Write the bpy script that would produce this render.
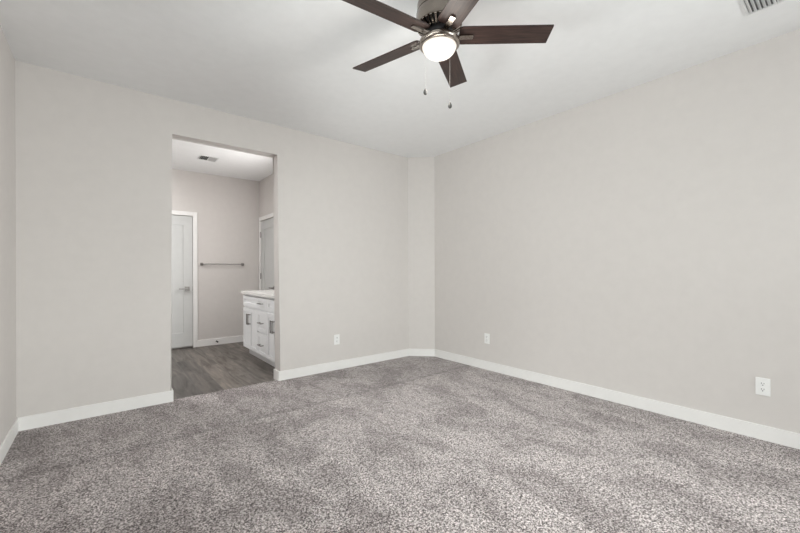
import bpy, bmesh, math, random
from mathutils import Vector, Matrix
random.seed(4)
for o in list(bpy.data.objects): bpy.data.objects.remove(o)
S = bpy.context.scene
COL = S.collection
PI = math.pi
R = math.radians

# ------------------------------------------------------------------ camera
YAW, ROLL, FPX, CAMZ = 0.893148628, -0.00387401, 367.655, 1.1723
cd = bpy.data.cameras.new('camera'); cam = bpy.data.objects.new('camera', cd); COL.objects.link(cam)
cd.sensor_width = 36.0; cd.lens = FPX / 800 * 36.0
cd.shift_y = 4.553 / 800
cd.clip_start = 0.02
Fw = Vector((math.cos(YAW), math.sin(YAW), 0)); Rt = Vector((math.sin(YAW), -math.cos(YAW), 0)); Up = Vector((0, 0, 1))
cx = Rt * math.cos(ROLL) + Up * math.sin(ROLL); cy = -Rt * math.sin(ROLL) + Up * math.cos(ROLL); cz = -Fw
cam.matrix_world = Matrix(((cx.x, cy.x, cz.x, 0), (cx.y, cy.y, cz.y, 0), (cx.z, cy.z, cz.z, CAMZ), (0, 0, 0, 1)))
S.camera = cam

# ------------------------------------------------------------------ daylight, lamps, exposure
S.view_settings.view_transform = 'Standard'; S.view_settings.look = 'None'
S.view_settings.gamma = 1.0; S.view_settings.use_curve_mapping = False
S.view_settings.exposure = 0.07
W = bpy.data.worlds.new('world'); S.world = W; W.use_nodes = True
W.node_tree.nodes['Background'].inputs[0].default_value = (1.0, 1.0, 1.0, 1)
W.node_tree.nodes['Background'].inputs[1].default_value = 0.6

def area(name, loc, direction, sx, sy, power, color):
    l = bpy.data.lights.new(name, 'AREA'); l.shape = 'RECTANGLE'; l.size = sx; l.size_y = sy
    l.energy = power; l.color = color
    o = bpy.data.objects.new(name, l); COL.objects.link(o); o.location = loc
    o.rotation_euler = Vector(direction).to_track_quat('-Z', 'Y').to_euler()
    return o
area('daylight_left_window', (-2.1, 0.3, 2.45), (1, 0.15, -0.35), 3.4, 2.2, 290, (1.0, 1.0, 1.0))
area('patio_bounce_left_window', (-1.9, 2.1, 0.25), (1, 0.0, 0.40), 3.0, 1.2, 215, (1.0, 1.0, 1.0))
area('daylight_rear_window', (3.2, -2.8, 1.8), (-0.5, 1, -0.1), 2.0, 2.0, 430, (1.0, 1.0, 1.0))

# ------------------------------------------------------------------ helpers
def link(o, parent=None):
    COL.objects.link(o)
    if parent is not None: o.parent = parent
    return o
def obj(name, bm, mat, parent=None, smooth=False):
    bmesh.ops.recalc_face_normals(bm, faces=bm.faces)
    me = bpy.data.meshes.new(name); bm.to_mesh(me); bm.free()
    me.materials.append(mat)
    if smooth:
        me.polygons.foreach_set('use_smooth', [True] * len(me.polygons))
        try: me.set_sharp_from_angle(angle=R(35))
        except Exception: pass
    return link(bpy.data.objects.new(name, me), parent)
def thing(name, label, cat, loc, rotz=0, group=None):
    o = bpy.data.objects.new(name, None); COL.objects.link(o)
    o.location = loc; o.rotation_euler = (0, 0, rotz); o.empty_display_size = 0.05
    o['label'] = label; o['category'] = cat
    if group: o['group'] = group
    return o
def tag(o, label, cat, group=None):
    o['label'] = label; o['category'] = cat
    if group: o['group'] = group
    return o
def struct(name, bm, m, smooth=False):
    o = obj(name, bm, m, None, smooth); o['kind'] = 'structure'; return o
def bx(bm, x0, x1, y0, y1, z0, z1, bev=0, seg=2):
    v = [bm.verts.new((x, y, z)) for x in (x0, x1) for y in (y0, y1) for z in (z0, z1)]
    fs = [(0, 1, 3, 2), (4, 6, 7, 5), (0, 4, 5, 1), (2, 3, 7, 6), (0, 2, 6, 4), (1, 5, 7, 3)]
    f = [bm.faces.new([v[i] for i in q]) for q in fs]
    if bev:
        es = list({e for q in f for e in q.edges})
        bmesh.ops.bevel(bm, geom=es, offset=bev, segments=seg, affect='EDGES', profile=0.5)
    return bm
def box(*a, **k): return bx(bmesh.new(), *a, **k)
def prism(bm, pts, z0, z1):
    """plan polygon pts extruded in z"""
    a = [bm.verts.new((x, y, z0)) for x, y in pts]; b = [bm.verts.new((x, y, z1)) for x, y in pts]
    n = len(pts)
    bm.faces.new(a[::-1]); bm.faces.new(b)
    for i in range(n): bm.faces.new((a[i], a[(i + 1) % n], b[(i + 1) % n], b[i]))
    return bm
def lathe(bm, prof, seg=48, center=(0, 0, 0)):
    """prof: list of (r, z); r == 0 closes"""
    rings = []
    for r, z in prof:
        if r < 1e-6: rings.append([bm.verts.new((center[0], center[1], center[2] + z))])
        else: rings.append([bm.verts.new((center[0] + r * math.cos(2 * PI * i / seg), center[1] + r * math.sin(2 * PI * i / seg), center[2] + z)) for i in range(seg)])
    for a, b in zip(rings, rings[1:]):
        for i in range(seg):
            j = (i + 1) % seg
            if len(a) == 1 and len(b) == 1: continue
            if len(a) == 1: bm.faces.new((a[0], b[j], b[i]))
            elif len(b) == 1: bm.faces.new((a[i], a[j], b[0]))
            else: bm.faces.new((a[i], a[j], b[j], b[i]))
    return bm
def tube(bm, pts, r, seg=10, caps=True):
    pts = [Vector(p) for p in pts]; rings = []
    for i, p in enumerate(pts):
        d = (pts[min(i + 1, len(pts) - 1)] - pts[max(i - 1, 0)]).normalized()
        u = d.orthogonal().normalized() if i == 0 else (u - d * u.dot(d)).normalized()
        w = d.cross(u)
        rr = r[i] if isinstance(r, (list, tuple)) else r
        rings.append([bm.verts.new(p + (u * math.cos(2 * PI * k / seg) + w * math.sin(2 * PI * k / seg)) * rr) for k in range(seg)])
    for a, b in zip(rings, rings[1:]):
        for k in range(seg): bm.faces.new((a[k], a[(k + 1) % seg], b[(k + 1) % seg], b[k]))
    if caps: bm.faces.new(rings[0][::-1]); bm.faces.new(rings[-1])
    return bm

# ------------------------------------------------------------------ materials
def mat(name, col, rough=0.5, metal=0.0, spec=0.5):
    m = bpy.data.materials.new(name); m.use_nodes = True
    b = m.node_tree.nodes['Principled BSDF']
    b.inputs['Base Color'].default_value = (*col, 1); b.inputs['Roughness'].default_value = rough
    b.inputs['Metallic'].default_value = metal; b.inputs['Specular IOR Level'].default_value = spec
    return m
def N(m, t, **k):
    n = m.node_tree.nodes.new(t)
    for a, v in k.items(): setattr(n, a, v)
    return n
def L(m, a, b): m.node_tree.links.new(a, b)
def noise(m, scale, detail=2, rough=0.5, vec=None):
    n = N(m, 'ShaderNodeTexNoise'); n.inputs['Scale'].default_value = scale; n.inputs['Detail'].default_value = detail
    n.inputs['Roughness'].default_value = rough
    if vec is not None: L(m, vec, n.inputs['Vector'])
    return n
def ramp(m, fac, stops):
    r = N(m, 'ShaderNodeValToRGB'); e = r.color_ramp.elements
    while len(e) < len(stops): e.new(0.5)
    for i, (p, c) in enumerate(stops):
        e[i].position = p; e[i].color = (*c, 1) if len(c) == 3 else c
    L(m, fac, r.inputs[0]); return r
def bump(m, h, strength, dist, chain=None):
    b = N(m, 'ShaderNodeBump'); b.inputs['Strength'].default_value = strength; b.inputs['Distance'].default_value = dist
    L(m, h, b.inputs['Height'])
    if chain: L(m, chain.outputs[0], b.inputs['Normal'])
    return b
def objc(m): return N(m, 'ShaderNodeTexCoord').outputs['Object']
def bsdf(m): return m.node_tree.nodes['Principled BSDF']

def paint(name, col, rough=0.85, tex=0.2):
    m = mat(name, col, rough, spec=0.25); c = objc(m)
    n = noise(m, 130, 3, 0.6, c); n2 = noise(m, 14, 2, 0.5, c)
    r = ramp(m, n2.outputs[0], [(0.3, tuple(x * 0.985 for x in col)), (0.7, tuple(min(1, x * 1.01) for x in col))])
    L(m, r.outputs[0], bsdf(m).inputs['Base Color'])
    b = bump(m, n.outputs[0], tex, 0.0012); L(m, b.outputs[0], bsdf(m).inputs['Normal'])
    return m
M_WALL = paint('greige_wall_paint', (0.668, 0.637, 0.615))
M_CEIL = paint('ceiling_paint', (0.90, 0.905, 0.91))
M_TRIM = paint('white_trim_paint', (0.86, 0.85, 0.835), 0.45, 0.05)
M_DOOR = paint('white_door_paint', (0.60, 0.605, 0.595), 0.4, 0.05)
M_CAB = paint('white_cabinet_paint', (0.84, 0.85, 0.86), 0.38, 0.03)
M_PLASTIC = paint('white_plastic', (0.86, 0.86, 0.85), 0.35, 0.0)
M_DARK = mat('dark_slot', (0.03, 0.03, 0.03), 0.7)
M_GREY = mat('duct_grey', (0.16, 0.16, 0.165), 0.7)
M_VENT = mat('white_enamelled_vent', (0.78, 0.79, 0.79), 0.4)
M_BLACK = mat('black_motor_enamel', (0.012, 0.012, 0.013), 0.4)

def nickel(name, col, rough):
    m = mat(name, col, rough, 1.0); c = objc(m)
    mp = N(m, 'ShaderNodeMapping'); mp.inputs['Scale'].default_value = (4, 4, 300); L(m, c, mp.inputs[0])
    n = noise(m, 3, 3, 0.6, mp.outputs[0])
    b = bump(m, n.outputs[0], 0.03, 0.0005); L(m, b.outputs[0], bsdf(m).inputs['Normal'])
    return m
M_NICKEL = nickel('brushed_nickel', (0.40, 0.36, 0.32), 0.20)
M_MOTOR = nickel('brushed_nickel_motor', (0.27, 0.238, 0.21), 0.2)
M_FOB = mat('dark_nickel_fob', (0.05, 0.047, 0.045), 0.55, 0.0)
M_CHAIN = mat('pale_bead_chain', (0.24, 0.23, 0.22), 0.5, 0.0)
M_PULL = nickel('satin_nickel_pull', (0.25, 0.235, 0.225), 0.32)

def carpet():
    m = mat('speckled_grey_carpet', (0.3, 0.28, 0.27), 1.0, spec=0.05); c = objc(m)
    fine = noise(m, 90, 5, 1.0, c)
    v = N(m, 'ShaderNodeTexVoronoi'); v.inputs['Scale'].default_value = 190; L(m, c, v.inputs['Vector'])
    sp = N(m, 'ShaderNodeSeparateColor'); L(m, v.outputs['Color'], sp.inputs[0])
    mx = N(m, 'ShaderNodeMath', operation='ADD'); L(m, fine.outputs[0], mx.inputs[0])
    ml = N(m, 'ShaderNodeMath', operation='MULTIPLY'); ml.inputs[1].default_value = 0.22; L(m, sp.outputs[0], ml.inputs[0])
    L(m, ml.outputs[0], mx.inputs[1])
    r = ramp(m, mx.outputs[0], [(0.51, (0.035, 0.027, 0.026)), (0.57, (0.22, 0.187, 0.182)), (0.645, (0.41, 0.362, 0.354)), (0.70, (0.80, 0.74, 0.73))])
    # brushed nap: soft patches and strokes where the pile leans one way or the other
    mp = N(m, 'ShaderNodeMapping'); mp.inputs['Scale'].default_value = (1.0, 0.55, 1); mp.inputs['Rotation'].default_value = (0, 0, R(-24)); L(m, c, mp.inputs[0])
    p = noise(m, 3.9, 5, 0.68, mp.outputs[0]); p.inputs['Distortion'].default_value = 0.5
    pr = ramp(m, p.outputs[0], [(0.40, (0.76, 0.745, 0.745)), (0.465, (0.89, 0.88, 0.88)), (0.50, (1.0, 1.0, 1.0)), (0.58, (1.12, 1.12, 1.12))])
    mul = N(m, 'ShaderNodeMix', data_type='RGBA', blend_type='MULTIPLY'); mul.inputs[0].default_value = 1
    L(m, r.outputs[0], mul.inputs[6]); L(m, pr.outputs[0], mul.inputs[7])
    # vacuum tracks by the back wall
    sx = N(m, 'ShaderNodeSeparateXYZ'); L(m, c, sx.inputs[0])
    wn = noise(m, 5, 2, 0.5, c)
    ty = N(m, 'ShaderNodeMath', operation='MULTIPLY_ADD'); ty.inputs[1].default_value = 0.05; L(m, wn.outputs[0], ty.inputs[0]); L(m, sx.outputs[1], ty.inputs[2])
    tr = ramp(m, ty.outputs[0], [(0.0, (1, 1, 1)), (1, (1, 1, 1))])
    mr = N(m, 'ShaderNodeMapRange'); mr.inputs[1].default_value = 2.5; mr.inputs[2].default_value = 3.5; L(m, ty.outputs[0], mr.inputs[0])
    L(m, mr.outputs[0], tr.inputs[0])
    e = tr.color_ramp.elements; e.new(0.515); e.new(0.545); e.new(0.60)
    for el, (pp, g) in zip(e, [(0.0, 1.0), (0.49, 1.02), (0.53, 0.74), (0.60, 0.88), (1.0, 0.90)]):
        el.position = pp; el.color = (g, g, g, 1)
    mul2 = N(m, 'ShaderNodeMix', data_type='RGBA', blend_type='MULTIPLY'); mul2.inputs[0].default_value = 1
    L(m, mul.outputs[2], mul2.inputs[6]); L(m, tr.outputs[0], mul2.inputs[7])
    L(m, mul2.outputs[2], bsdf(m).inputs['Base Color'])
    bsdf(m).inputs['Sheen Weight'].default_value = 0.15; bsdf(m).inputs['Sheen Roughness'].default_value = 0.6
    b1 = bump(m, p.outputs[0], 0.35, 0.05); b = bump(m, mx.outputs[0], 0.4, 0.006, b1)
    L(m, b.outputs[0], bsdf(m).inputs['Normal'])
    return m
M_CARPET = carpet()

def planks():
    m = mat('wood_look_tile_planks', (0.2, 0.18, 0.16), 0.42, spec=0.4); c = objc(m)
    mp = N(m, 'ShaderNodeMapping'); mp.inputs['Rotation'].default_value = (0, 0, R(90)); mp.inputs['Location'].default_value = (0.35, 0.07, 0); L(m, c, mp.inputs[0])
    br = N(m, 'ShaderNodeTexBrick'); L(m, mp.outputs[0], br.inputs['Vector'])
    br.offset = 0.37; br.inputs['Scale'].default_value = 1; br.inputs['Brick Width'].default_value = 1.2; br.inputs['Row Height'].default_value = 0.2
    br.inputs['Mortar Size'].default_value = 0.003; br.inputs['Mortar Smooth'].default_value = 0.2
    br.inputs['Color1'].default_value = (0, 0, 0, 1); br.inputs['Color2'].default_value = (1, 1, 1, 1); br.inputs['Mortar'].default_value = (0.3, 0.3, 0.3, 1)
    mp2 = N(m, 'ShaderNodeMapping'); mp2.inputs['Scale'].default_value = (7, 0.9, 1); L(m, c, mp2.inputs[0])
    off = N(m, 'ShaderNodeVectorMath', operation='MULTIPLY_ADD'); off.inputs[1].default_value = (3, 7, 2); L(m, br.outputs['Color'], off.inputs[0]); L(m, mp2.outputs[0], off.inputs[2])
    g = noise(m, 2.2, 5, 0.6, off.outputs[0]); g.inputs['Distortion'].default_value = 0.8
    r = ramp(m, g.outputs[0], [(0.30, (0.065, 0.052, 0.045)), (0.42, (0.17, 0.148, 0.132)), (0.55, (0.26, 0.235, 0.215)), (0.70, (0.40, 0.35, 0.30))])
    tone = ramp(m, br.outputs['Color'], [(0, (0.36, 0.362, 0.365)), (1, (0.66, 0.645, 0.625))])
    mul = N(m, 'ShaderNodeMix', data_type='RGBA', blend_type='MULTIPLY'); mul.inputs[0].default_value = 1
    L(m, r.outputs[0], mul.inputs[6]); L(m, tone.outputs[0], mul.inputs[7])
    mo = N(m, 'ShaderNodeMix', data_type='RGBA'); L(m, br.outputs['Fac'], mo.inputs[0]); L(m, mul.outputs[2], mo.inputs[6]); mo.inputs[7].default_value = (0.10, 0.095, 0.09, 1)
    L(m, mo.outputs[2], bsdf(m).inputs['Base Color'])
    iv = N(m, 'ShaderNodeMath', operation='SUBTRACT'); iv.inputs[0].default_value = 1; L(m, br.outputs['Fac'], iv.inputs[1])
    b = bump(m, iv.outputs[0], 0.5, 0.002); L(m, b.outputs[0], bsdf(m).inputs['Normal'])
    return m
M_TILE = planks()

def walnut():
    m = mat('dark_walnut_blade', (0.05, 0.03, 0.025), 0.42, spec=0.35); c = objc(m)
    mp = N(m, 'ShaderNodeMapping'); mp.inputs['Scale'].default_value = (3, 38, 10); L(m, c, mp.inputs[0])
    n = noise(m, 2, 5, 0.65, mp.outputs[0]); n.inputs['Distortion'].default_value = 0.6
    r = ramp(m, n.outputs[0], [(0.3, (0.016, 0.010, 0.009)), (0.55, (0.042, 0.024, 0.020)), (0.75, (0.075, 0.044, 0.034))])
    L(m, r.outputs[0], bsdf(m).inputs['Base Color'])
    b = bump(m, n.outputs[0], 0.1, 0.001); L(m, b.outputs[0], bsdf(m).inputs['Normal'])
    return m
M_WALNUT = walnut()
def quartz():
    m = mat('white_quartz', (0.80, 0.79, 0.77), 0.25); c = objc(m)
    n = noise(m, 60, 3, 0.6, c)
    r = ramp(m, n.outputs[0], [(0.35, (0.74, 0.73, 0.71)), (0.6, (0.83, 0.82, 0.80))]); L(m, r.outputs[0], bsdf(m).inputs['Base Color'])
    return m
M_QUARTZ = quartz()
M_BOWL = mat('lit_frosted_glass', (0.4, 0.39, 0.37), 0.35)
bsdf(M_BOWL).inputs['Emission Color'].default_value = (1.0, 0.91, 0.79, 1); bsdf(M_BOWL).inputs['Emission Strength'].default_value = 0.62
M_SHADE = mat('lit_white_shade', (0.9, 0.9, 0.88), 0.3)
bsdf(M_SHADE).inputs['Emission Color'].default_value = (1.0, 0.96, 0.90, 1); bsdf(M_SHADE).inputs['Emission Strength'].default_value = 5
def pane():
    m = bpy.data.materials.new('clear_window_glass'); m.use_nodes = True; nt = m.node_tree
    nt.nodes.remove(nt.nodes['Principled BSDF'])
    t = nt.nodes.new('ShaderNodeBsdfTransparent'); t.inputs[0].default_value = (0.96, 0.98, 0.97, 1)
    g = nt.nodes.new('ShaderNodeBsdfGlossy'); g.inputs['Roughness'].default_value = 0.02
    fr = nt.nodes.new('ShaderNodeFresnel'); mx = nt.nodes.new('ShaderNodeMixShader')
    nt.links.new(fr.outputs[0], mx.inputs[0]); nt.links.new(t.outputs[0], mx.inputs[1]); nt.links.new(g.outputs[0], mx.inputs[2])
    nt.links.new(mx.outputs[0], nt.nodes['Material Output'].inputs[0]); return m
M_PANE = pane()

# ------------------------------------------------------------------ room shell
H = 2.74
XL, XR, YB, YF = -0.507, 3.537, 3.892, -1.30       # left, right, back and rear wall faces
T = 0.142                                           # partition thickness
YI = YB + T                                         # bathroom side of the partition
BX0, BX1, BY = -1.0, 2.106, 6.51                    # bathroom walls
OX0, OX1, OZ = 0.474, 1.463, 2.437                  # cased opening
struct('floor', prism(bmesh.new(), [(XL - .05, YF - .05), (XR + .05, YF - .05), (XR + .05, YB), (OX1 + .05, YB), (OX1 + .05, YB + .042), (OX0 - .05, YB + .042), (OX0 - .05, YB), (XL - .05, YB)], -0.06, 0.0), M_CARPET)
struct('floor_bathroom', prism(bmesh.new(), [(BX0 - .05, YI), (OX0 - .05, YI), (OX0 - .05, YB + .042), (OX1 + .05, YB + .042), (OX1 + .05, YI), (BX1 + .05, YI), (BX1 + .05, BY + .05), (BX0 - .05, BY + .05)], -0.06, -0.008), M_TILE)
struct('ceiling', box(XL - .3, XR + .3, YF - .3, YB + .02, H, H + .12), M_CEIL)
struct('ceiling_bathroom', box(BX0 - .2, BX1 + .2, YB + .02, BY + .2, H, H + .12), M_CEIL)

def wall_with_opening():
    bm = bmesh.new()
    pts = [(BX0 - .3, -.06), (OX0, -.06), (OX0, OZ), (OX1, OZ), (OX1, -.06), (XR + .3, -.06), (XR + .3, H), (BX0 - .3, H)]
    a = [bm.verts.new((x, YB, z)) for x, z in pts]; b = [bm.verts.new((x, YI, z)) for x, z in pts]
    bm.faces.new(a); bm.faces.new(b[::-1]); n = len(pts)
    for i in range(n): bm.faces.new((a[i], b[i], b[(i + 1) % n], a[(i + 1) % n]))
    bm.edges.ensure_lookup_table()
    es = [e for e in bm.edges if all(OX0 - .01 < v.co.x < OX1 + .01 for v in e.verts) and abs(e.verts[0].co.y - e.verts[1].co.y) < .001]
    bmesh.ops.bevel(bm, geom=es, offset=0.012, segments=4, affect='EDGES', profile=0.5)
    return bm
struct('wall_back', wall_with_opening(), M_WALL, True)
# chamfered corner between back and right walls
CX0, CY1 = 3.281, 3.634
struct('wall_corner', prism(bmesh.new(), [(CX0, YB + .01), (CX0, YB), (XR, CY1), (XR + .01, CY1), (XR + .01, YB + .01)], -.06, H), M_WALL)
struct('wall_right', box(XR, XR + .15, YF - .2, YB, -.06, H), M_WALL)

def wall_window(axis, c0, c1, a0, a1, w0, w1, z0, z1):
    """wall slab with one rectangular opening; axis 'x' = slab normal is x"""
    bm = bmesh.new()
    for (p0, p1, q0, q1) in ((a0, w0, -.06, H), (w1, a1, -.06, H), (w0, w1, -.06, z0), (w0, w1, z1, H)):
        if axis == 'x': bx(bm, c0, c1, p0, p1, q0, q1)
        else: bx(bm, p0, p1, c0, c1, q0, q1)
    return bm
WL = (-0.60, 2.60, 0.75, 2.15); WR = (0.4, 3.2, 0.75, 2.15)
struct('wall_left', wall_window('x', XL - .15, XL, YF - .2, YB, *WL), M_WALL)
struct('wall_front', wall_window('y', YF - .15, YF, XL - .15, XR + .15, *WR), M_WALL)
def window(name, axis, c, w0, w1, z0, z1):
    root = bpy.data.objects.new(name, None); COL.objects.link(root); root['kind'] = 'structure'
    fr = bmesh.new(); t = .045; mid = (w0 + w1) / 2
    for (p0, p1, q0, q1) in ((w0, w0 + t, z0, z1), (w1 - t, w1, z0, z1), (w0 + t, w1 - t, z0, z0 + t), (w0 + t, w1 - t, z1 - t, z1), (mid - t / 2, mid + t / 2, z0 + t, z1 - t)):
        if axis == 'x': bx(fr, c - .03, c + .03, p0, p1, q0, q1)
        else: bx(fr, p0, p1, c - .03, c + .03, q0, q1)
    obj('window_frame', fr, M_TRIM, root)
    for p0, p1 in ((w0 + t, mid - t / 2), (mid + t / 2, w1 - t)):
        g = box(c - .003, c + .003, p0, p1, z0 + t, z1 - t) if axis == 'x' else box(p0, p1, c - .003, c + .003, z0 + t, z1 - t)
        obj('window_pane', g, M_PANE, root)
window('window_1', 'x', XL - .10, *WL)
window('window_2', 'y', YF - .10, *WR)

# bathroom shell; two doors sit in shallow reveals of their walls
D1 = (0.31, 1.077, 2.040)          # door in the far bathroom wall: x range, top
D2 = (5.705, 6.430, 2.040)         # door in the right bathroom wall: y range, top
bm = bmesh.new(); bx(bm, BX0 - .2, BX1 + .2, BY + .06, BY + .16, -.06, H)
for (p0, p1, q0, q1) in ((BX0 - .2, D1[0] - .004, -.06, H), (D1[1] + .004, BX1 + .2, -.06, H), (D1[0] - .004, D1[1] + .004, D1[2] + .004, H)): bx(bm, p0, p1, BY, BY + .06, q0, q1)
struct('wall_bathroom_back', bm, M_WALL)
bm = bmesh.new(); bx(bm, BX1 + .06, BX1 + .16, YI, BY, -.06, H)
for (p0, p1, q0, q1) in ((YI, D2[0] - .004, -.06, H), (D2[1] + .004, BY, -.06, H), (D2[0] - .004, D2[1] + .004, D2[2] + .004, H)): bx(bm, BX1, BX1 + .06, p0, p1, q0, q1)
struct('wall_bathroom_right', bm, M_WALL)
struct('wall_bathroom_left', box(BX0 - .1, BX0, YI, BY, -.06, H), M_WALL)

# baseboards
BH, BT = 0.101, 0.012
def board(name, pts_out, z0, z1):
    """pts_out: plan polygon, top edge eased"""
    bm = prism(bmesh.new(), pts_out, z0, z1)
    es = [e for e in bm.edges if all(v.co.z > z1 - 1e-5 for v in e.verts)]
    bmesh.ops.bevel(bm, geom=es, offset=0.003, segments=2, affect='EDGES', profile=0.5)
    struct(name, bm, M_TRIM)
board('baseboard_back_left', [(XL, YB), (XL, YB - BT), (OX0 + BT - .004, YB - BT), (OX0 + BT, YB - BT + .004), (OX0 + BT, YI), (OX0, YI), (OX0, YB)], -.01, BH)
board('baseboard_back_right', [(OX1, YI), (OX1 - BT, YI), (OX1 - BT, YB - BT + .004), (OX1 - BT + .004, YB - BT), (CX0 - BT * .41, YB - BT), (XR - BT, CY1 - BT * .41), (XR - BT, YF), (XR, YF), (XR, CY1), (CX0, YB), (OX1, YB)], -.01, BH)
board('baseboard_left', [(XL, YF), (XL + BT, YF), (XL + BT, YB - BT), (XL, YB - BT)], -.01, BH)
board('baseboard_front', [(XL + BT, YF), (XR - BT, YF), (XR - BT, YF + BT), (XL + BT, YF + BT)], -.01, BH)
bb = 0.095; cw = 0.062
board('baseboard_bathroom_back', [(D1[1] + .004 + cw, BY), (D1[1] + .004 + cw, BY - BT), (BX1, BY - BT), (BX1, BY)], -.01, bb)
board('baseboard_bathroom_left', [(BX0, YI), (BX0 + BT, YI), (BX0 + BT, BY), (BX0, BY)], -.01, bb)

# ------------------------------------------------------------------ doors
def leaf(w, h, stile=.125, top=.143, bot=.215, t=.035):
    """one recessed panel door, local: x 0..w, front face at y=0 facing -y"""
    bm = bmesh.new(); rec, sl = .012, .004
    o = [(0, 0), (w, 0), (w, h), (0, h)]
    i1 = [(stile, bot), (w - stile, bot), (w - stile, h - top), (stile, h - top)]
    i2 = [(stile + sl, bot + sl), (w - stile - sl, bot + sl), (w - stile - sl, h - top - sl), (stile + sl, h - top - sl)]
    i3 = [(x, z) for x, z in i1]
    V = lambda pts, y: [bm.verts.new((x, y, z)) for x, z in pts]
    a, b, c, d = V(o, 0), V(i1, 0), V(i1, rec), V(i2, rec)
    for p, q in ((a, b), (b, c), (c, d)):
        for k in range(4): bm.faces.new((p[k], p[(k + 1) % 4], q[(k + 1) % 4], q[k]))
    bm.faces.new(d)
    e = V(o, t)
    for k in range(4): bm.faces.new((a[k], e[k], e[(k + 1) % 4], a[(k + 1) % 4]))
    bm.faces.new(e[::-1])
    return bm
def casing(w, h, g=.004, cw=.062, t=.016):
    """U of door trim round opening 0..w, height h, front at y=-t"""
    bm = bmesh.new()
    bx(bm, -g - cw, -g, -t, 0, -.008, h + g + cw, bev=.002)
    bx(bm, w + g, w + g + cw, -t, 0, -.008, h + g + cw, bev=.002)
    bx(bm, -g, w + g, -t, 0, h + g, h + g + cw, bev=.002)
    return bm
def lever(parent, x, z, sgn):
    """square rosette with a flat lever that points to sgn*x; on a face at y=0 looking to -y"""
    r = box(x - .033, x + .033, -.012, .001, z - .033, z + .033, bev=.002)
    h = obj('door_handle', r, M_PULL, parent); h['label'] = 'satin nickel lever on square plate'
    b = bmesh.new(); tube(b, [(x, -.01, z), (x, -.052, z)], .010, 14)
    bx(b, min(x - sgn * .012, x + sgn * .118), max(x - sgn * .012, x + sgn * .118), -.060, -.046, z - .010, z + .010, bev=.003)
    obj('lever', b, M_PULL, h)
def door(name, loc, rotz, w, h, hx, sgn, hinges, hinge_x):
    root = bpy.data.objects.new(name, None); COL.objects.link(root); root['kind'] = 'structure'
    root.location = loc; root.rotation_euler = (0, 0, rotz)
    bmv = leaf(w, h - .022); bmesh.ops.translate(bmv, verts=bmv.verts, vec=(0, .006, .018))
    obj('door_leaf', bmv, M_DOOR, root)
    obj('door_casing', casing(w, h), M_TRIM, root)
    lever(root, hx, .912, sgn)
    for z in hinges:
        b = bmesh.new(); tube(b, [(hinge_x, -.006, z - .045), (hinge_x, -.006, z + .045)], .0075, 10)
        tube(b, [(hinge_x, -.006, z + .045), (hinge_x, -.006, z + .052)], .009, 10)
        obj('hinge', b, M_PULL, root)
    return root
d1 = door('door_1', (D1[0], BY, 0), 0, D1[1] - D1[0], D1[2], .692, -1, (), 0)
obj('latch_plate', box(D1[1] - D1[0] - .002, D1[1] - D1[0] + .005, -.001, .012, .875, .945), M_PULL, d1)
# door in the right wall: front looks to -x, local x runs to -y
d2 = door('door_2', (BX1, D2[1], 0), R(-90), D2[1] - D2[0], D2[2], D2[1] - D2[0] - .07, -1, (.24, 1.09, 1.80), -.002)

# ------------------------------------------------------------------ bathroom cabinet
VX, VY0, VY1 = 1.56, YI + .004, 5.545
van = thing('vanity_cabinet', 'white shaker bathroom vanity cabinet with doors and a centre drawer stack', 'cabinet', (VX, VY0, 0))
VD = BX1 - .003 - VX; VW = VY1 - VY0
obj('cabinet_body', box(.020, VD, 0, VW, .095, .858), M_CAB, van)
obj('toe_kick', box(.078, VD - .01, .0, VW - .012, -.008, .095), M_CAB, van)
def shaker(name, y0, y1, z0, z1, fr=.052, parent=van):
    """recessed front facing -x, face at x=0"""
    g = .004; y0 += g; y1 -= g; z0 += g; z1 -= g
    bm = bmesh.new(); rec = .009
    V = lambda pts, x: [bm.verts.new((x, y, z)) for y, z in pts]
    rect = lambda k: [(y0 + k, z0 + k), (y1 - k, z0 + k), (y1 - k, z1 - k), (y0 + k, z1 - k)]
    a0, a, b, c, d = V(rect(0), .0015), V(rect(.0015), 0), V(rect(fr), 0), V(rect(fr + .001), rec), V(rect(0), .0195)
    for p, q in ((a0, a), (a, b), (b, c), (a0, d)):
        for k in range(4): bm.faces.new((p[k], p[(k + 1) % 4], q[(k + 1) % 4], q[k]))
    bm.faces.new(c); bm.faces.new(d[::-1])
    return obj(name, bm, M_CAB, parent)
def pull(parent, y, z, vertical, ln=.15):
    b = bmesh.new(); h = ln / 2; so = .036
    if vertical:
        bx(b, -so - .006, -so + .006, y - .006, y + .006, z - h, z + h, bev=.0015)
        for s in (-1, 1): bx(b, -so, .0, y - .005, y + .005, z + s * (h - .012) - .005, z + s * (h - .012) + .005)
    else:
        bx(b, -so - .006, -so + .006, y - h, y + h, z - .006, z + .006, bev=.0015)
        for s in (-1, 1): bx(b, -so, .0, y + s * (h - .012) - .005, y + s * (h - .012) + .005, z - .005, z + .005)
    obj('handle', b, M_PULL, parent)['label'] = 'satin nickel bar pull'
sec = (0.02, 0.525, 0.885, VW)                   # section borders along the front
c1, c2 = sec[1], sec[2]
for s0, s1 in ((sec[0], c1), (c2, sec[3])):
    shaker('drawer_front', s0, s1, .682, .838)
    m_ = (s0 + s1) / 2
    a = shaker('door', s0, m_, .098, .668); pull(a, m_ - .03, .520, True)
    a = shaker('door', m_, s1, .098, .668); pull(a, m_ + .03, .520, True)
ym = (c1 + c2) / 2
for z0, z1, hz in ((.682, .838, .765), (.397, .668, .518), (.098, .383, .238)):
    a = shaker('drawer', c1, c2, z0, z1, .045); pull(a, ym, hz, False, .14)
ct = thing('countertop', 'white quartz countertop on the bathroom vanity cabinet', 'countertop', (VX, VY0, .858))
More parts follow.
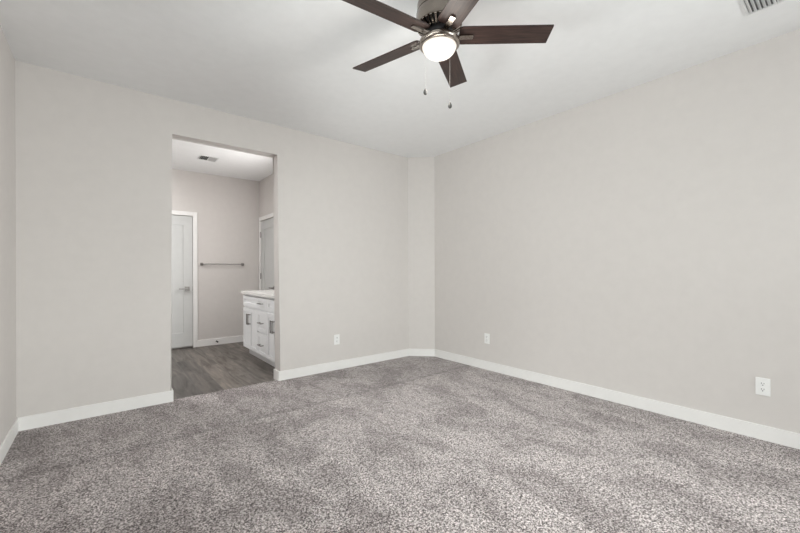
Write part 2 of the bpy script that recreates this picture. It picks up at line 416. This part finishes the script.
obj('slab', box(-.030, VD, 0, VW + .012, 0.0, .038, bev=.003), M_QUARTZ, ct)
obj('backsplash', box(VD - .015, VD, 0, VW + .022, .038, .130, bev=.002), M_QUARTZ, ct)

# vanity light high on the right bathroom wall, behind the partition
vl = thing('vanity_light', 'three-shade nickel vanity light on the bathroom wall above the countertop', 'wall lamp', (BX1, 4.80, 2.12))
obj('back_plate', box(-.025, 0, -.30, .30, -.05, .05, bev=.004), M_NICKEL, vl)
for dy in (-.22, 0, .22):
    b = bmesh.new(); tube(b, [(-.02, dy, 0), (-.10, dy, 0), (-.115, dy, -.015), (-.115, dy, -.05)], .009, 10); obj('lamp_arm', b, M_NICKEL, vl)
    b = lathe(bmesh.new(), [(.0, 0), (.028, -.002), (.040, -.03), (.055, -.11), (.052, -.11), (.036, -.03), (.0, -.01)], 24, (-.115, dy, -.045)); obj('lamp_shade', b, M_SHADE, vl, True)
vlp = bpy.data.lights.new('vanity_bulb', 'AREA'); vlp.shape = 'RECTANGLE'; vlp.size = .6; vlp.size_y = .12; vlp.energy = 14; vlp.color = (1, .98, .96)
vo = bpy.data.objects.new('vanity_bulb', vlp); COL.objects.link(vo); vo.location = (BX1 - .19, 4.80, 2.06)
vo.rotation_euler = Vector((-1, .25, -.15)).to_track_quat('-Z', 'Y').to_euler()

cl = thing('bath_fill_fixture', 'unseen round flush fixture added to brighten the bathroom, left of the doorway view', 'ceiling light', (-.15, 5.2, H))  # unseen fixture, added to brighten the vanity cabinet and bathroom walls
obj('light_base', lathe(bmesh.new(), [(0, 0), (.17, 0), (.172, -.006), (.172, -.022), (.165, -.026), (0, -.026)], 40), M_NICKEL, cl, True)
obj('diffuser', lathe(bmesh.new(), [(.160, -.024), (.155, -.045), (.13, -.068), (.08, -.084), (0, -.09)], 40), M_SHADE, cl, True)
clb = bpy.data.lights.new('bath_fill_lamp', 'AREA'); clb.shape = 'DISK'; clb.size = .34; clb.energy = 32; clb.color = (1, 1, 1)  # added fill lamp under the unseen fixture
co = bpy.data.objects.new('bath_fill_lamp', clb); COL.objects.link(co); co.location = (-.15, 5.2, H - .10)

# ------------------------------------------------------------------ towel bar, door stop
tb = thing('towel_bar', 'slim satin nickel towel bar on the far bathroom wall', 'towel bar', (1.195, BY, 1.296))
b = bmesh.new(); tube(b, [(.004, -.058, 0), (.632, -.058, 0)], .0075, 12); obj('bar', b, M_PULL, tb, True)
for x in (0.01, .626):
    b = bmesh.new(); bx(b, x - .021, x + .021, -.010, 0, -.021, .021, bev=.002); bx(b, x - .011, x + .011, -.066, -.010, -.011, .011, bev=.002)
    obj('post', b, M_PULL, tb)
ds = thing('door_stop', 'small dark door stop on the far bathroom baseboard', 'door stop', (1.415, BY - BT, .048))
b = bmesh.new(); tube(b, [(0, .001, 0), (0, -.006, 0)], .014, 14); tube(b, [(0, -.006, 0), (0, -.058, 0)], .006, 12); obj('rod', b, M_PULL, ds, True)
b = bmesh.new(); tube(b, [(0, -.055, 0), (0, -.072, 0)], .011, 14); obj('rubber_tip', b, M_DARK, ds, True)

# ------------------------------------------------------------------ outlets
def outlet(loc, rotz, label):
    o = thing('wall_outlet', label, 'outlet', loc, rotz, 'duplex outlets low on the bedroom walls')
    obj('cover_plate', box(-.037, .037, -.006, 0, -.060, .060, bev=.0025, seg=3), M_PLASTIC, o)
    for s in (-1, 1):
        bm = bmesh.new(); n = 20; pts = []
        for i in range(n):
            a = 2 * PI * i / n; pts.append((.0172 * math.cos(a), max(-.0135, min(.0135, .0172 * math.sin(a))) + s * .0195))
        f = [bm.verts.new((x, -.0085, z)) for x, z in pts]; g = [bm.verts.new((x, -.005, z)) for x, z in pts]
        bm.faces.new(f); bm.faces.new(g[::-1])
        for i in range(n): bm.faces.new((f[i], g[i], g[(i + 1) % n], f[(i + 1) % n]))
        rc = obj('receptacle', bm, M_PLASTIC, o)
        d = bmesh.new(); zc = s * .0195
        bx(d, -.0078, -.0050, -.0090, -.0080, zc - .001, zc + .0085); bx(d, .0050, .0078, -.0090, -.0080, zc, zc + .0078)
        tube(d, [(0, -.0090, zc - .0080), (0, -.0080, zc - .0080)], .0034, 10)
        obj('slots', d, M_DARK, rc)
    sc = bmesh.new(); tube(sc, [(0, -.0075, 0), (0, -.005, 0)], .0032, 12); obj('screw', sc, M_PLASTIC, o)
outlet((2.159, YB, .359), 0, 'white outlet low on the back wall, right of the doorway')
outlet((XR, 2.751, .368), R(-90), 'white outlet low on the right wall, near the far angled corner')
outlet((XR, 0.408, .366), R(-90), 'white outlet on the right wall nearest the camera, showing its slots')

# ------------------------------------------------------------------ ceiling vents
def register(name, label, cx_, cy_, w, d, along, split, fr=.03, flip=1, inner=None):
    """ceiling register hanging at H; louvers run along 'x' or 'y'"""
    o = thing(name, label, 'vent', (cx_, cy_, H))
    b = bmesh.new(); t = .007; hw, hd = w / 2, d / 2
    for (x0, x1, y0, y1) in ((-hw, hw, -hd, -hd + fr), (-hw, hw, hd - fr, hd), (-hw, -hw + fr, -hd + fr, hd - fr), (hw - fr, hw, -hd + fr, hd - fr)): bx(b, x0, x1, y0, y1, -t, 0)
    obj('vent_frame', b, M_VENT, o)
    obj('duct_opening', box(-hw + fr, hw - fr, -hd + fr, hd - fr, -.0015, 0), inner or M_DARK, o)
    b = bmesh.new()
    L0, L1 = (-hd + fr, hd - fr) if along == 'x' else (-hw + fr, hw - fr)
    q0, q1 = (-hw + fr, hw - fr) if along == 'x' else (-hd + fr, hd - fr)
    n = int(round((L1 - L0) / .020))
    for k in range(n):
        c = L0 + (k + .5) * (L1 - L0) / n
        s = flip if (not split or c < 0) else -flip
        dx = .0075 * s
        prof = [(c - dx, -.0016), (c + dx * .2, -.008), (c + dx, -.0165), (c + dx + .0014, -.0165), (c + dx * .2 + .0016, -.008), (c - dx + .0016, -.0016)]
        va = [b.verts.new((q0, u, z) if along == 'x' else (u, q0, z)) for u, z in prof]
        vb = [b.verts.new((q1, u, z) if along == 'x' else (u, q1, z)) for u, z in prof]
        b.faces.new(va); b.faces.new(vb[::-1])
        for i in range(6): b.faces.new((va[i], vb[i], vb[(i + 1) % 6], va[(i + 1) % 6]))
    if split:
        if along == 'x': bx(b, q0, q1, -.004, .004, -.012, -.0015)
        else: bx(b, -.004, .004, q0, q1, -.012, -.0015)
    obj('louvers', b, M_VENT, o)
    return o
register('ceiling_vent', 'white louvered air vent in the bedroom ceiling, top right corner', 3.084 - .18, .421 - .125, .36, .25, 'x', True, .013, 1, M_GREY)
register('ceiling_vent', 'small white louvered vent in the bathroom ceiling, seen through the doorway', 1.125, 5.61, .23, .22, 'y', True, .016, -1)

# ------------------------------------------------------------------ ceiling fan
# built in its own measure, then scaled as a whole; everything below the canopy hangs at DZ
FS, DZ = .924, -.129
FX, FY, BZ = 1.577 * FS, 1.574 * FS, 2.588 - H
fan = thing('ceiling_fan', 'five-blade ceiling fan with dark wood blades, nickel motor and lit glass bowl', 'ceiling fan', (FX, FY, H))
fan.scale = (FS, FS, FS)
b = lathe(bmesh.new(), [(0, .129), (.088, .129), (.090, .125), (.092, .085), (.108, .066), (.124, .050), (.131, .034), (.1325, .020), (.1325, -.010), (.1295, -.0115), (.1295, -.0165), (.1345, -.018), (.137, -.022), (.137, -.090), (.135, -.096), (.130, -.098), (.050, -.099), (0, -.099)], 64)
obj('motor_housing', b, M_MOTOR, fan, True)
# slotted vent ring under the housing: radial fins over a dark cone
b = lathe(bmesh.new(), [(0, -.0985), (.122, -.0985), (.082, -.118), (0, -.118)], 48); obj('motor_core', b, M_BLACK, fan, True)
b = bmesh.new()
for k in range(30):
    a = 2 * PI * k / 30; ca, sa = math.cos(a), math.sin(a); tx, ty = -sa * .0052, ca * .0052
    P = [(.134, -.0975), (.134, -.103), (.092, -.130), (.080, -.130), (.080, -.0975)]
    va = [b.verts.new((r * ca + tx * (r / .11), r * sa + ty * (r / .11), z)) for r, z in P]; vb = [b.verts.new((r * ca - tx * (r / .11), r * sa - ty * (r / .11), z)) for r, z in P]
    b.faces.new(va); b.faces.new(vb[::-1])
    for i in range(5): b.faces.new((va[i], vb[i], vb[(i + 1) % 5], va[(i + 1) % 5]))
obj('vent_fins', b, M_NICKEL, fan)
b = lathe(bmesh.new(), [(0, -.112), (.074, -.112), (.078, -.118), (.078, -.154), (.070, -.160), (0, -.160)], 48); obj('flywheel', b, M_BLACK, fan, True)
b = lathe(bmesh.new(), [(0, -.150), (.036, -.152), (.038, -.156), (.038, -.172), (.048, -.178), (0, -.182)], 40); obj('switch_housing', b, M_NICKEL, fan, True)
b = lathe(bmesh.new(), [(0, -.168), (.050, -.169), (.085, -.172), (.112, -.180), (.121, -.190), (.122, -.200), (.119, -.206), (.121, -.210), (.118, -.214), (.110, -.217), (.109, -.222), (.103, -.222), (.101, -.205), (0, -.195)], 64)
obj('light_fitter', b, M_NICKEL, fan, True)
prof = [(.1025, -.206)] + [(.1025 * math.cos(t), -.214 - .072 * math.sin(t)) for t in [i * PI / 2 / 12 for i in range(12)]] + [(0, -.286)]
obj('glass_bowl', lathe(bmesh.new(), prof, 64), M_BOWL, fan, True)['label'] = 'glowing frosted glass bowl'

fl = bpy.data.lights.new('fan_bulb', 'POINT'); fl.energy = 4; fl.shadow_soft_size = .08; fl.color = (1.0, .95, .88)
fo = bpy.data.objects.new('fan_bulb', fl); COL.objects.link(fo); fo.location = (FX, FY, 2.22)
TH0 = R(-39.87); PITCH = R(12)
def blade_mesh():
    bm = bmesh.new(); r0, r1, w, t = .118, .662, .066, .0035
    pts = []
    for (x, y, sx, sy, rr) in ((r0, -w, 1, 1, .022), (r1, -w, -1, 1, .003), (r1, w, -1, -1, .003), (r0, w, 1, -1, .022)):
        c = (x + sx * rr, y + sy * rr)
        a0 = {(1, 1): PI, (-1, 1): 1.5 * PI, (-1, -1): 0, (1, -1): .5 * PI}[(sx, sy)]
        for k in range(6):
            a = a0 + k * PI / 2 / 5; pts.append((c[0] + rr * math.cos(a), c[1] + rr * math.sin(a)))
    prism(bm, pts, -t, t)
    return bm
def iron_mesh():
    """arm from the flywheel to a flat tongue under the blade; built in blade space (x outwards)"""
    bm = bmesh.new()
    prof = [(.060, .002, .014), (.080, -.003, .014), (.100, -.010, .015), (.122, -.0125, .015), (.150, -.0105, .0155), (.196, -.0095, .0155), (.203, -.0090, .012)]
    th = .0045; rows = []
    for x, z, hw in prof:
        rows.append([bm.verts.new((x, -hw, z - th)), bm.verts.new((x, hw, z - th)), bm.verts.new((x, hw, z + th)), bm.verts.new((x, -hw, z + th))])
    for p, q in zip(rows, rows[1:]):
        for k in range(4): bm.faces.new((p[k], p[(k + 1) % 4], q[(k + 1) % 4], q[k]))
    bm.faces.new(rows[0][::-1]); bm.faces.new(rows[-1])
    return bm
b0 = obj('blade', blade_mesh(), M_WALNUT, fan)
i0 = obj('blade_arm', iron_mesh(), M_NICKEL, b0); i0['label'] = 'brushed nickel arm'
for k in range(5):
    if k == 0: bo, io = b0, i0
    else:
        bo = b0.copy(); COL.objects.link(bo); bo.parent = fan
        io = i0.copy(); COL.objects.link(io); io.parent = bo
    a = TH0 + k * R(72)
    bo.rotation_mode = 'XYZ'
    bo.matrix_local = Matrix.Translation((0, 0, BZ)) @ Matrix.Rotation(-.027, 4, 'Y') @ Matrix.Rotation(.030, 4, 'X') @ Matrix.Rotation(a, 4, 'Z') @ Matrix.Rotation(-PITCH, 4, 'X')
def chain(cx_, cy_, zt, zb):
    bm = bmesh.new(); z = zt
    tube(bm, [(cx_, cy_, zt), (cx_, cy_, zb)], .0004, 5)
    while z > zb:
        bmesh.ops.create_icosphere(bm, subdivisions=1, radius=.0012, matrix=Matrix.Translation((cx_, cy_, z))); z -= .0048
    c = obj('pull_chain', bm, M_CHAIN, fan)
    p = lathe(bmesh.new(), [(0, .004), (.003, .003), (.006, -.004), (.010, -.012), (.0115, -.020), (.0105, -.028), (.007, -.033), (0, -.034)], 20, (cx_, cy_, zb))
    obj('fob', p, M_FOB, c, True)
# chains drop from the fitter: one each side
chain(Rt.x * .066 + Fw.x * .02, Rt.y * .066 + Fw.y * .02, -.20, 2.195 - H)
chain(Rt.x * -.085, Rt.y * -.085, -.20, 2.268 - H)
for ch in fan.children: ch.location.z += DZ
